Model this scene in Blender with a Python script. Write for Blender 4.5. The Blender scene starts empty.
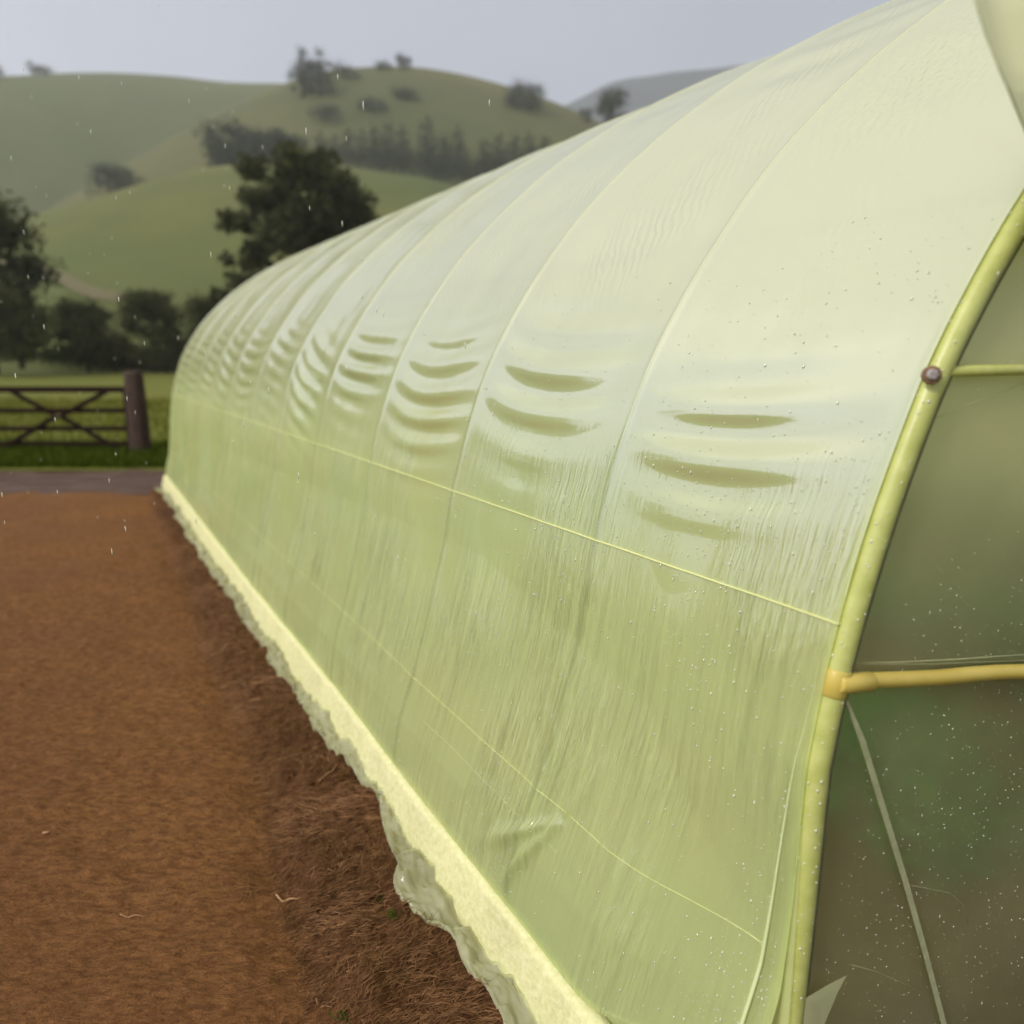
import bpy, bmesh, math, random
import numpy as np
from mathutils import Vector, Matrix
random.seed(7); RNG = np.random.default_rng(7)
SC = bpy.context.scene
COL = SC.collection
PI = math.pi

# ------------------------------------------------------------------ helpers
def mesh_obj(name, verts, faces, mat=None, parent=None, smooth=True, uvs=None):
    me = bpy.data.meshes.new(name)
    me.from_pydata([tuple(v) for v in verts], [], [tuple(f) for f in faces])
    if smooth:
        me.polygons.foreach_set('use_smooth', [True] * len(me.polygons))
    if uvs is not None:
        ul = me.uv_layers.new(name='UVMap')
        li = np.empty(len(me.loops), dtype=np.int32)
        me.loops.foreach_get('vertex_index', li)
        ul.data.foreach_set('uv', np.asarray(uvs, dtype=np.float32)[li].ravel())
    me.update()
    o = bpy.data.objects.new(name, me)
    COL.objects.link(o)
    if mat: me.materials.append(mat)
    if parent: o.parent = parent
    return o

def grid_obj(name, P, mat=None, parent=None, uv=None, smooth=True):
    """P: (n,m,3) array -> quad sheet"""
    n, m = P.shape[:2]
    idx = np.arange(n * m).reshape(n, m)
    q = np.stack([idx[:-1, :-1], idx[1:, :-1], idx[1:, 1:], idx[:-1, 1:]], -1).reshape(-1, 4)
    me = bpy.data.meshes.new(name)
    me.vertices.add(n * m); me.vertices.foreach_set('co', P.reshape(-1).astype(np.float32))
    me.loops.add(q.size); me.loops.foreach_set('vertex_index', q.ravel().astype(np.int32))
    me.polygons.add(len(q)); me.polygons.foreach_set('loop_start', np.arange(0, q.size, 4, dtype=np.int32))
    me.polygons.foreach_set('use_smooth', np.ones(len(q), dtype=bool) if smooth else np.zeros(len(q), dtype=bool))
    me.update(calc_edges=True)
    if uv is not None:
        ul = me.uv_layers.new(name='UVMap')
        ul.data.foreach_set('uv', uv.reshape(-1, 2)[q.ravel()].astype(np.float32).ravel())
    o = bpy.data.objects.new(name, me); COL.objects.link(o)
    if mat: me.materials.append(mat)
    if parent: o.parent = parent
    return o

def empty(name, loc=(0, 0, 0)):
    o = bpy.data.objects.new(name, None); COL.objects.link(o)
    o.location = loc; o.empty_display_size = .2
    return o

def tag(o, label=None, cat=None, group=None, kind=None):
    if label: o['label'] = label
    if cat: o['category'] = cat
    if group: o['group'] = group
    if kind: o['kind'] = kind
    return o

def tube_data(pts, radii, sides=10, squash=None, cap=True):
    pts = [Vector(p) for p in pts]
    if not hasattr(radii, '__len__'): radii = [radii] * len(pts)
    V = []; F = []
    up = Vector((0, 0, 1)); prev = None
    for i, p in enumerate(pts):
        t = (pts[min(i + 1, len(pts) - 1)] - pts[max(i - 1, 0)]).normalized()
        if prev is None:
            a = t.cross(up)
            if a.length < .05: a = t.cross(Vector((1, 0, 0)))
        else:
            a = prev - t * prev.dot(t)
        a.normalize(); prev = a.copy(); b = t.cross(a)
        for k in range(sides):
            an = 2 * PI * k / sides
            V.append(p + (a * math.cos(an) + b * math.sin(an) * (squash or 1)) * radii[i])
    n = len(pts)
    for i in range(n - 1):
        for k in range(sides):
            k2 = (k + 1) % sides
            F.append((i * sides + k, i * sides + k2, (i + 1) * sides + k2, (i + 1) * sides + k))
    if cap:
        F.append(tuple(range(sides - 1, -1, -1))); F.append(tuple((n - 1) * sides + k for k in range(sides)))
    return V, F

def tube(name, pts, r, mat, parent=None, sides=10, squash=None):
    V, F = tube_data(pts, r, sides, squash)
    return mesh_obj(name, V, F, mat, parent)

def join(datas):
    V = []; F = []
    for v, f in datas:
        o = len(V); V += list(v); F += [tuple(i + o for i in q) for q in f]
    return V, F

def box_data(c, s, R=None, bev=0):
    bm = bmesh.new(); bmesh.ops.create_cube(bm, size=1)
    bmesh.ops.scale(bm, vec=s, verts=bm.verts)
    if bev: bmesh.ops.bevel(bm, geom=bm.edges[:], offset=bev, segments=2, affect='EDGES')
    M = Matrix.Translation(c) @ (R.to_4x4() if R else Matrix.Identity(4))
    bmesh.ops.transform(bm, matrix=M, verts=bm.verts)
    bm.verts.ensure_lookup_table()
    V = [v.co.copy() for v in bm.verts]; F = [tuple(v.index for v in f.verts) for f in bm.faces]
    bm.free(); return V, F

def ss(a, b, x):
    t = np.clip((np.asarray(x, dtype=float) - a) / (b - a), 0, 1); return t * t * (3 - 2 * t)

_tab = np.random.default_rng(3).random((256, 256))
def vnoise(x, y, seed=0):
    x = np.asarray(x, float) + seed * 17.31; y = np.asarray(y, float) + seed * 9.77
    xi = np.floor(x).astype(int); yi = np.floor(y).astype(int)
    fx = x - xi; fy = y - yi; fx = fx * fx * (3 - 2 * fx); fy = fy * fy * (3 - 2 * fy)
    g = lambda a, b: _tab[a & 255, b & 255]
    return ((g(xi, yi) * (1 - fx) + g(xi + 1, yi) * fx) * (1 - fy) + (g(xi, yi + 1) * (1 - fx) + g(xi + 1, yi + 1) * fx) * fy) * 2 - 1
def fbm(x, y, oct=4, seed=0, gain=.5):
    a = 1; s = 0; f = 1
    for i in range(oct):
        s = s + a * vnoise(np.asarray(x) * f, np.asarray(y) * f, seed + i * 3); a *= gain; f *= 2.03
    return s

# ------------------------------------------------------------------ materials
class NT:
    def __init__(s, name):
        s.m = bpy.data.materials.new(name); s.m.use_nodes = True
        s.t = s.m.node_tree; s.t.nodes.clear()
        s.out = s.t.nodes.new('ShaderNodeOutputMaterial')
    def n(s, typ, ins=None, **kw):
        nd = s.t.nodes.new(typ)
        for k, v in kw.items(): setattr(nd, k, v)
        for k, v in (ins or {}).items():
            if isinstance(v, bpy.types.NodeSocket): s.t.links.new(v, nd.inputs[k])
            else: nd.inputs[k].default_value = v
        return nd
    def ramp(s, fac, stops):
        r = s.n('ShaderNodeValToRGB', {'Fac': fac}); e = r.color_ramp.elements
        while len(e) < len(stops): e.new(.5)
        for el, (p, c) in zip(e, stops):
            el.position = p; el.color = (c, c, c, 1) if not hasattr(c, '__len__') else (*c, 1)
        return r.outputs[0]
    def math(s, op, a, b=None, clamp=False):
        nd = s.n('ShaderNodeMath', operation=op, use_clamp=clamp)
        for i, v in enumerate((a, b)):
            if v is None: continue
            if isinstance(v, bpy.types.NodeSocket): s.t.links.new(v, nd.inputs[i])
            else: nd.inputs[i].default_value = v
        return nd.outputs[0]
    def mix(s, fac, a, b, typ='MIX'):
        nd = s.n('ShaderNodeMix', data_type='RGBA', blend_type=typ)
        for k, v in ((0, fac), (6, a), (7, b)):
            if isinstance(v, bpy.types.NodeSocket): s.t.links.new(v, nd.inputs[k])
            else: nd.inputs[k].default_value = v if k == 0 else (*v, 1)
        return nd.outputs[2]
    def noise(s, vec, scale, detail=4, rough=.55, dist=0):
        return s.n('ShaderNodeTexNoise', {'Vector': vec, 'Scale': scale, 'Detail': detail, 'Roughness': rough, 'Distortion': dist}).outputs[0]
    def mapping(s, vec, scale=(1, 1, 1), rot=(0, 0, 0)):
        return s.n('ShaderNodeMapping', {'Vector': vec, 'Scale': scale, 'Rotation': rot}).outputs[0]
    def bump(s, h, strength, dist=.01, normal=None):
        i = {'Height': h, 'Strength': strength, 'Distance': dist}
        if normal is not None: i['Normal'] = normal
        return s.n('ShaderNodeBump', i).outputs[0]
    def coord(s, k='Object'):
        return s.n('ShaderNodeTexCoord').outputs[k]
    def done(s, sh):
        s.t.links.new(sh, s.out.inputs[0]); return s.m

def simple(name, c1, c2, scale=8, rough=.6, bump=.2, bdist=.005, spec=.4, stretch=(1, 1, 1), detail=6):
    t = NT(name); co = t.mapping(t.coord(), stretch)
    n = t.noise(co, scale, detail); col = t.mix(t.ramp(n, [(.3, 0), (.7, 1)]), c1, c2)
    b = t.bump(n, bump, bdist)
    p = t.n('ShaderNodeBsdfPrincipled', {'Base Color': col, 'Roughness': rough, 'Normal': b, 'Specular IOR Level': spec})
    return t.done(p.outputs[0])

def m_film():
    t = NT('film')
    uv = t.coord('UV')
    sep = t.n('ShaderNodeSeparateXYZ', {'Vector': uv}); U, S = sep.outputs[0], sep.outputs[1]   # U: metres along, S: metres up the profile
    # drip rivulets: stretched noise on the steep lower wall, in patches
    riv = t.noise(t.mapping(uv, (58, 3.0, 1)), 1, 3, .55, .15)
    riv2 = t.noise(t.mapping(uv, (130, 12, 1)), 1, 2, .5, .2)
    patch = t.ramp(t.noise(t.mapping(uv, (1.6, 1.2, 1)), 1, 2), [(.42, .10), (.58, 1)])
    low = t.n('ShaderNodeMapRange', {'Value': S, 'From Min': 1.42, 'From Max': 1.0}).outputs[0]
    low = t.math('MULTIPLY', low, patch)
    # fine oblique tension wrinkles on the roof
    wr = t.n('ShaderNodeTexWave', {'Vector': t.mapping(uv, (1, 1, 1), (0, 0, .5)), 'Scale': 11.0, 'Distortion': 6.0, 'Detail': 3, 'Detail Scale': 1.5}).outputs[1]
    hi = t.n('ShaderNodeMapRange', {'Value': S, 'From Min': 1.6, 'From Max': 2.3}).outputs[0]
    wp = t.ramp(t.noise(t.mapping(uv, (2.0, 1.4, 1)), 1, 2), [(.45, 0), (.7, 1)])
    hi = t.math('MULTIPLY', hi, wp)
    pebble = t.noise(t.mapping(uv, (160, 160, 1)), 1, 2)
    h = t.math('ADD', t.math('MULTIPLY', riv, low), t.math('MULTIPLY', t.math('MULTIPLY', riv2, .8), low))
    b1 = t.bump(h, 1.0, .010)
    b2 = t.bump(t.math('MULTIPLY', wr, hi), .5, .005, b1)
    b3 = t.bump(pebble, .12, .001, b2)
    # condensation: milky where dry/misted, clearer where water runs
    cl = t.noise(t.mapping(uv, (1.1, .9, 1)), 1, 4)
    op = t.n('ShaderNodeMapRange', {'Value': S, 'From Min': .3, 'From Max': 2.1, 'To Min': .81, 'To Max': .94}).outputs[0]
    op = t.math('ADD', op, t.math('MULTIPLY', t.math('SUBTRACT', cl, .5), .16))
    op = t.math('ADD', op, t.math('MULTIPLY', t.math('MULTIPLY', t.math('SUBTRACT', riv, .5), low), .75), clamp=True)
    op = t.math('SUBTRACT', op, t.math('MULTIPLY', t.n('ShaderNodeAttribute', attribute_name='cling').outputs['Fac'], .15), clamp=True)
    hgt = t.n('ShaderNodeMapRange', {'Value': S, 'From Min': .9, 'From Max': 2.0}).outputs[0]
    tone = t.noise(t.mapping(uv, (.9, 1.3, 1)), 1, 3)
    lowc = t.mix(t.ramp(tone, [(.35, 0), (.65, 1)]), (.86, .92, .42), (.78, .91, .43))
    dif = t.n('ShaderNodeBsdfDiffuse', {'Color': t.mix(hgt, lowc, (.85, .88, .56)), 'Normal': b3})
    trl = t.n('ShaderNodeBsdfTranslucent', {'Color': t.mix(hgt, (.88, .96, .37), (.88, .93, .52)), 'Normal': b3})
    mm = t.n('ShaderNodeMixShader', {'Fac': .48, 1: dif.outputs[0], 2: trl.outputs[0]})
    tr = t.n('ShaderNodeBsdfTransparent', {'Color': (.88, .93, .56, 1)})
    m1 = t.n('ShaderNodeMixShader', {'Fac': op, 1: tr.outputs[0], 2: mm.outputs[0]})
    gl = t.n('ShaderNodeBsdfGlossy', {'Color': (1, 1, 1, 1), 'Roughness': .11, 'Normal': b3})
    fr = t.n('ShaderNodeLayerWeight', {'Blend': .5, 'Normal': b3}).outputs[1]
    sheen = t.n('ShaderNodeMapRange', {'Value': S, 'From Min': 1.08, 'From Max': 1.45, 'To Min': .08, 'To Max': .31}).outputs[0]
    fr = t.math('ADD', sheen, t.math('MULTIPLY', t.math('POWER', fr, 4.0), .30), clamp=True)
    m2 = t.n('ShaderNodeMixShader', {'Fac': fr, 1: m1.outputs[0], 2: gl.outputs[0]})
    return t.done(m2.outputs[0])
FILM_D = (.88, .91, .57, 1); FILM_T = (.82, .93, .40, 1)

def m_clearfilm(name, opac, dcol=(.62, .68, .42, 1), tcol=(.80, .86, .60, 1), rough=.12, bs=.25, frost=0, rise=0):
    t = NT(name); co = t.coord()
    n = t.noise(co, 2.2, 4); n2 = t.noise(t.mapping(co, (1, 1, .6)), 9, 3)
    b = t.bump(n2, bs, .01)
    op = t.math('ADD', opac, t.math('MULTIPLY', t.math('SUBTRACT', n, .5), opac * 1.0), clamp=True)
    if rise:
        zz = t.n('ShaderNodeSeparateXYZ', {'Vector': co}).outputs[2]
        op = t.math('ADD', op, t.n('ShaderNodeMapRange', {'Value': zz, 'From Min': .95, 'From Max': 1.5, 'To Min': 0.0, 'To Max': rise}).outputs[0], clamp=True)
    dif = t.n('ShaderNodeBsdfDiffuse', {'Color': dcol, 'Normal': b}); trl = t.n('ShaderNodeBsdfTranslucent', {'Color': dcol, 'Normal': b})
    mm = t.n('ShaderNodeMixShader', {'Fac': .4, 1: dif.outputs[0], 2: trl.outputs[0]})
    tr = t.n('ShaderNodeBsdfTransparent', {'Color': tcol})
    if frost:
        rf = t.n('ShaderNodeBsdfRefraction', {'Color': tcol, 'Roughness': .38, 'IOR': 1.10, 'Normal': b})
        tr = t.n('ShaderNodeMixShader', {'Fac': frost, 1: tr.outputs[0], 2: rf.outputs[0]})
    m1 = t.n('ShaderNodeMixShader', {'Fac': op, 1: tr.outputs[0], 2: mm.outputs[0]})
    gl = t.n('ShaderNodeBsdfGlossy', {'Roughness': rough, 'Normal': b})
    fr = t.math('ADD', .03, t.math('MULTIPLY', t.math('POWER', t.n('ShaderNodeLayerWeight', {'Blend': .5, 'Normal': b}).outputs[1], 4.0), .4), clamp=True)
    return t.done(t.n('ShaderNodeMixShader', {'Fac': fr, 1: m1.outputs[0], 2: gl.outputs[0]}).outputs[0])

def m_soil():
    t = NT('soil'); co = t.coord()
    sx = t.n('ShaderNodeSeparateXYZ', {'Vector': co})
    n1 = t.noise(co, 1.1, 5); n2 = t.noise(t.mapping(co, (22, 60, 30)), 1, 6, .65, .5); n3 = t.noise(co, 120, 4, .7)
    n4 = t.noise(t.mapping(co, (60, 160, 60)), 1, 4, .7, 1.2)
    att = t.n('ShaderNodeAttribute', attribute_name='wet').outputs['Fac']      # 1 on the loose dark berm
    lite = t.mix(t.ramp(n1, [(.3, 0), (.7, 1)]), (.232, .104, .040), (.298, .140, .053))
    lite = t.mix(t.ramp(n2, [(.38, .72), (.6, 0)]), lite, (.115, .048, .020))
    dark = t.mix(t.ramp(n2, [(.35, 0), (.7, 1)]), (.050, .022, .010), (.165, .078, .036))
    col = t.mix(att, lite, dark)
    col = t.mix(t.ramp(n3, [(.3, .55), (.5, 0)]), col, (.05, .022, .010))
    h = t.math('ADD', t.math('MULTIPLY', n2, .6), t.math('ADD', t.math('MULTIPLY', n3, .35), t.math('MULTIPLY', n4, .5)))
    b = t.bump(h, 1.0, .018)
    r = t.ramp(n1, [(.3, .62), (.7, .85)])
    p = t.n('ShaderNodeBsdfPrincipled', {'Base Color': col, 'Roughness': r, 'Normal': b, 'Specular IOR Level': .08})
    return t.done(p.outputs[0])

def m_grass(name, c1, c2, c3, s1=.06, s2=1.2):
    t = NT(name); co = t.coord()
    n1 = t.noise(co, s1, 5); n2 = t.noise(t.mapping(co, (1, 1, .3)), s2, 6, .65)
    col = t.mix(t.ramp(n1, [(.35, 0), (.65, 1)]), c1, c2)
    col = t.mix(t.ramp(n2, [(.4, 0), (.75, .7)]), col, c3)
    b = t.bump(n2, .4, .1)
    p = t.n('ShaderNodeBsdfPrincipled', {'Base Color': col, 'Roughness': .85, 'Normal': b, 'Specular IOR Level': .15})
    return t.done(p.outputs[0])

def m_leaf(name, c1, c2):
    t = NT(name); co = t.coord()
    n = t.noise(co, .45, 3); n2 = t.noise(co, 6, 2)
    col = t.mix(t.ramp(n, [(.35, 0), (.65, 1)]), c1, c2)
    col = t.mix(t.ramp(n2, [(.4, 0), (.8, .5)]), col, tuple(x * 1.8 for x in c2))
    d = t.n('ShaderNodeBsdfDiffuse', {'Color': col}); r = t.n('ShaderNodeBsdfTranslucent', {'Color': col})
    return t.done(t.n('ShaderNodeMixShader', {'Fac': .25, 1: d.outputs[0], 2: r.outputs[0]}).outputs[0])

def m_water():
    t = NT('water_drop')
    p = t.n('ShaderNodeBsdfPrincipled', {'Base Color': (.95, .96, .86, 1), 'Roughness': .08, 'IOR': 1.33, 'Transmission Weight': .25, 'Specular IOR Level': 1.0, 'Coat Weight': .6})
    return t.done(p.outputs[0])

FILM = m_film()
ENDFILM = m_clearfilm('end_film', .27, (.84, .82, .50, 1), (.93, .98, .76, 1), .10, .12, .85, .52)
SKIRT = m_clearfilm('skirt_film', .52, (.86, .88, .54, 1), (.90, .92, .76, 1), .12, .5)
CURTAIN = m_clearfilm('curtain_film', .85, (.80, .79, .54, 1), (.8, .86, .62, 1), .3, .1)
M_STRAP = simple('strap_webbing', (.62, .64, .26), (.70, .72, .34), 60, .5, .2, .001)
M_PALE = simple('pale_strap', (.40, .42, .24), (.52, .54, .32), 40, .45, .2, .001)
M_HOOP = simple('hoop_pipe', (.46, .49, .13), (.60, .62, .22), 24, .38, .5, .001, .6)
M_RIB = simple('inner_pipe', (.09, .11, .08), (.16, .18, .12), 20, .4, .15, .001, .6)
M_HOOP_SHADE = simple('hoop_shade', (.10, .105, .055), (.17, .17, .10), 40, .6, .3, .001)  # dark colour standing in for shade on the end hoop
M_YEL = simple('yellow_pipe', (.56, .42, .08), (.68, .54, .14), 9, .38, .35, .0012, .5)
M_BASE = simple('base_board_foam', (.64, .62, .30), (.78, .76, .45), 55, .75, 1.0, .004, .3)
M_METAL = simple('bolt_steel', (.16, .09, .06), (.48, .48, .50), 160, .35, .5, .002, .8)
M_RUST = simple('rust', (.14, .07, .04), (.30, .20, .13), 120, .8, .6, .002, .2)
M_WOOD = simple('dark_timber', (.014, .007, .006), (.032, .017, .013), 6, .75, .5, .01, .1, (3, 3, 3))
M_POST = simple('post_timber', (.040, .024, .018), (.090, .058, .044), 9, .75, .6, .012, .3, (4, 4, .7))
M_BARK = simple('bark', (.03, .024, .018), (.07, .055, .04), 6, .9, .6, .03, .1, (2, 2, .5))
M_TWIG = simple('dry_stalk', (.36, .20, .10), (.50, .32, .17), 60, .7, .3, .001, .2)
M_FIBRE = simple('root_fibre', (.10, .045, .020), (.34, .18, .085), 30, .8, .2, .001, .15)
SOIL = m_soil()
WATER = m_water()

# ------------------------------------------------------------------ camera
CAMH = 1.55; FPX = 750.0; PITCH = math.atan((512 - 355) / FPX)
cam_d = bpy.data.cameras.new('camera'); cam = bpy.data.objects.new('camera', cam_d); COL.objects.link(cam)
cam.location = (0, 0, CAMH); cam.rotation_euler = (PI / 2 - PITCH, 0, 0)
cam_d.sensor_width = 36; cam_d.lens = FPX / 1024 * 36; cam_d.clip_start = .05; cam_d.clip_end = 6000
cam_d.dof.use_dof = True; cam_d.dof.focus_distance = 1.75; cam_d.dof.aperture_fstop = 1.6
SC.camera = cam
CP, SP = math.cos(PITCH), math.sin(PITCH)
def ray(x, y):
    X = (x - 512) / FPX; Y = (512 - y) / FPX
    return Vector((X, CP + Y * SP, -SP + Y * CP))
def at_depth(x, y, D):                      # survey helper: where a sight line reaches a given distance ahead
    r = ray(x, y); q = r * (D / r.y); return Vector((q.x, q.y, q.z + CAMH))
def on_ground(x, y, z=0.0):
    r = ray(x, y); q = r * ((CAMH - z) / -r.z); return Vector((q.x, q.y, z))

# ------------------------------------------------------------------ tunnel geometry
AX, L0, KD = -.5899, 1.104, .40
def base_x(D): return L0 + AX * D
HP = np.array([(.010, 0), (.050, .3), (.084, .6), (.104, .8), (.130, 1.0), (.160, 1.15), (.215, 1.35), (.29, 1.55), (.42, 1.78), (.60, 2.02),
               (.88, 2.29), (1.23, 2.54), (1.67, 2.78), (2.13, 2.97), (2.6, 3.12), (3.0, 3.19), (3.3, 3.21)])
full = np.vstack([HP, np.array([(6.6 - u, z) for u, z in HP[::-1][1:]])])
def _cr(pts, n=24):
    out = []
    P = np.vstack([2 * pts[0] - pts[1], pts, 2 * pts[-1] - pts[-2]])
    for i in range(1, len(P) - 2):
        for k in range(n):
            t = k / n; a, b, c, d = P[i - 1], P[i], P[i + 1], P[i + 2]
            out.append(.5 * ((2 * b) + (-a + c) * t + (2 * a - 5 * b + 4 * c - d) * t * t + (-a + 3 * b - 3 * c + d) * t ** 3))
    out.append(P[-2]); return np.array(out)
dense = _cr(full)
arc = np.concatenate([[0], np.cumsum(np.hypot(*np.diff(dense, axis=0).T))])
ALEN = arc[-1]
def prof(s):
    s = np.asarray(s, float); return np.interp(s, arc, dense[:, 0]), np.interp(s, arc, dense[:, 1])
def s_of_z(z): return float(np.interp(z, dense[:200, 1], arc[:200]))
def prof_n(s):
    e = .03; u1, z1 = prof(np.clip(np.asarray(s) - e, 0, ALEN)); u2, z2 = prof(np.clip(np.asarray(s) + e, 0, ALEN))
    du, dz = u2 - u1, z2 - z1; l = np.hypot(du, dz); return -dz / l, du / l
HOOPS = [1.15, 1.74, 2.42, 3.10, 3.79, 4.49, 5.20, 5.92, 6.65, 7.38, 8.11, 8.85]

BAYS = {  # amp, centre height, spread, wavelength, tilt, sag, start phase, crest position along bay
    0: (.0135, 1.37, .15, .120, -.05, .03, .3, .55), 1: (.0135, 1.46, .20, .125, .03, .055, 1.2, .54), 2: (.014, 1.46, .22, .105, .0, .045, .4, .44),
    3: (.013, 1.52, .25, .100, .05, .035, 2.2, .56), 4: (.015, 1.42, .22, .105, .20, .02, 1.0, .60), 5: (.013, 1.50, .26, .100, .10, .03, 3.0, .5),
    6: (.014, 1.50, .26, .10, .0, .04, .0, .5), 7: (.014, 1.52, .26, .11, .10, .04, 2.0, .5), 8: (.013, 1.5, .26, .10, .06, .03, 4.0, .5),
    9: (.012, 1.5, .26, .10, .0, .03, 5.0, .5), 10: (.012, 1.5, .26, .10, .03, .03, 1.0, .5)}

def seg_ridge(D, S, a, b, w, h, taper=True):
    ax_, ay_ = a; bx, by = b
    vx, vy = bx - ax_, by - ay_; l2 = vx * vx + vy * vy
    t = np.clip(((D - ax_) * vx + (S - ay_) * vy) / l2, 0, 1)
    d = np.hypot(D - (ax_ + t * vx), S - (ay_ + t * vy))
    if not taper: return h * np.exp(-(d / w) ** 2)
    return h * np.exp(-(d / (w * (.6 + 2.2 * t))) ** 2) * np.sin(PI * np.clip(t, 0, 1) ** .6)

def film_off(D, S):
    D = np.asarray(D, float); S = np.asarray(S, float)
    D, S = np.broadcast_arrays(D, S)
    u, z = prof(S)
    left = (S < ALEN * .5)
    off = np.zeros(D.shape)
    for i in range(len(HOOPS) - 1):
        a, b = HOOPS[i], HOOPS[i + 1]
        m = (D >= a) & (D <= b); 
        if not m.any(): continue
        f = np.clip((D - a) / (b - a), 0, 1); A, zc, sp, lam, tilt, sag, ph, fc = BAYS[i]
        sc_ = s_of_z(zc)
        e = np.sin(PI * f ** (math.log(.5) / math.log(fc))) ** 1.4
        cen = S - sc_ + sag * 4 * f * (1 - f) - tilt * (f - .5)
        wob = .42 * vnoise(D * 3.1, S * 4, i + 5)
        w = np.cos(2 * PI * cen / lam + ph + 2.2 * wob)
        w = np.sign(w) * np.abs(w) ** .85
        env = np.exp(-(cen / sp) ** 2) * (1 - .35 * ss(0, .3, cen))
        rnd = .75 + .5 * vnoise(S * 5, D * 0 + i * 2.7, 2)
        off += m * (1.5, 1.3, 1.25, 1.1, 1.3, .9, 1.2, 1.35, 1.0, 1.3, 1.1)[i] * A * e * env * w * rnd * left
        # long shallow roof waves running off the hoops
        rz = ss(1.75, 2.1, z)
        off += m * left * .0035 * rz * np.sin(PI * f) * np.sin(2 * PI * (S * 3.1 - f * .7 + .5 * vnoise(D * 1.5, S * 2, i)))
        off -= m * .012 * np.sin(PI * f) * ss(1.2, 2.0, z)
    for h in HOOPS:
        off += .0026 * np.exp(-((D - h) / .010) ** 2) + .002 * np.exp(-((D - h) / .05) ** 2)
    # general crumple
    off += .0022 * fbm(D * 5, S * 2.2, 3, 4) * ss(.1, .3, S)
    # vertical drape folds on the wall
    off += .0012 * vnoise(D * 17, S * .9, 8) * ss(1.5, 1.1, S)
    # star-shaped pull where the wire is tied
    c = (1.635, .44)
    for q, w, h in (((1.98, .12), .011, .007), ((1.82, .06), .009, .010), ((1.56, .66), .006, .003)):
        off += seg_ridge(D, S, c, q, w, h * 1.9)
    # slack fold standing beside the end hoop
    off += seg_ridge(D, S, (1.200, .02), (1.166, 1.02), .009, .012, False) * ss(1.0, .6, S)
    off = off * ss(.10, .32, S) * ss(ALEN, ALEN - .12, S)
    off += left * lean(D, S)
    fl = np.clip((.6 - S) / .6, 0, 1)
    off -= left * end_corr(S) * ss(1.45, 1.15, D) * (1 - .5 * fl)
    return off

TUBE_R = .017
def lean(D, S):
    D = np.asarray(D, float); S = np.asarray(S, float)
    top = np.interp(D, [1.15, 1.5, 2.2, 7, 8.85], [.40, .80, .95, .80, .40])          # the wall leans out to the base board
    fl = np.clip((top - S) / (top - .15), 0, 1) ** 1.2
    return (np.interp(S, [0, .3], [.010, .05]) - TUBE_R - .046 - board_x(D)) * fl * (.30 + .70 * ss(1.17, 1.48, D))
def end_corr(S): return .080 * np.clip((.85 - np.asarray(S, float)) / .85, 0, 1)
def board_x(D): return np.interp(D, [1.0, 1.4, 2.3, 3.0, 4.5, 8.5], [-.142, -.142, -.138, -.118, -.115, -.060])
def tpt(D, s, off=0.0):
    """point of the film surface (D: station, s: metres up the profile)"""
    D = np.asarray(D, float); u, z = prof(s); nu, nz = prof_n(s)
    u = u + nu * off; z = z + nz * off
    return np.stack(np.broadcast_arrays(base_x(D) + u, D + KD * u, z), -1)

tunnel = empty('polytunnel', (base_x(5), 5, 0))
tag(tunnel, 'long pale yellow-green plastic polytunnel with wet film stretched over hoops', 'polytunnel')
bpy.context.view_layer.update()
TI = tunnel.matrix_world.inverted()
def child(o, parent=tunnel):
    """parent keeping the world placement"""
    o.parent = parent; o.matrix_parent_inverse = Matrix.Identity(4)
    if parent is tunnel: o.location = -tunnel.location
    return o

# film cover
Ds = []
for a, b in zip(HOOPS[:-1], HOOPS[1:]):
    n = 72 if a < 3 else (56 if a < 5 else 40)
    t = np.linspace(0, 1, n, endpoint=False); t = t - .62 * np.sin(2 * PI * t) / (2 * PI)
    Ds.append(a + (b - a) * t)
Ds = np.concatenate(Ds + [[HOOPS[-1]]])
half = ALEN / 2
S_ = np.concatenate([np.linspace(0, 2.6, 360, endpoint=False), np.linspace(2.6, half, 110, endpoint=False), np.linspace(half, ALEN, 90)])
GD, GS = np.meshgrid(Ds, S_, indexing='ij')
OFF = film_off(GD, GS) + TUBE_R + .002
Pf = tpt(GD, GS, OFF)
CL = np.zeros_like(GD)
for h in HOOPS[1:]: CL = np.maximum(CL, np.exp(-((GD - h) / .010) ** 2) * ss(1.6, 1.15, GS) * (GS < 3))
film = child(grid_obj('film_cover', Pf, FILM, None, np.stack([GD * 1.16, GS], -1)))
film.data.attributes.new('cling', 'FLOAT', 'POINT').data.foreach_set('value', CL.ravel().astype(np.float32))
if film.data.polygons[300].normal.x > 0: film.data.flip_normals()

# hoops
HS = np.linspace(0, ALEN, 110)
for i, h in enumerate(HOOPS):
    pts = tpt(np.full_like(HS, h), HS, -end_corr(HS) if i == 0 else lean(h, HS) * (HS < 3))
    if i == 0:
        o = tube('end_hoop', [Vector(p) for p in pts], .0205, M_HOOP, sides=16)
        o['label'] = 'thick yellow-green end hoop beaded with water'
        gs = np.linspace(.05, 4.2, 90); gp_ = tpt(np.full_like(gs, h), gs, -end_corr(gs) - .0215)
        child(tube('hoop_shade_strip', [Vector(p) + Vector((-.002, -.006, 0)) for p in gp_], .0085, M_HOOP_SHADE, sides=8))  # dark tube added as the shaded inner side of the end hoop
    else:
        o = tube('hoop', [Vector(p) for p in pts], .0165, M_RIB, sides=10)
    child(o)
SEAM = simple('seam_tape', (.70, .72, .42), (.76, .78, .48), 30, .4, .2, .001)
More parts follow.
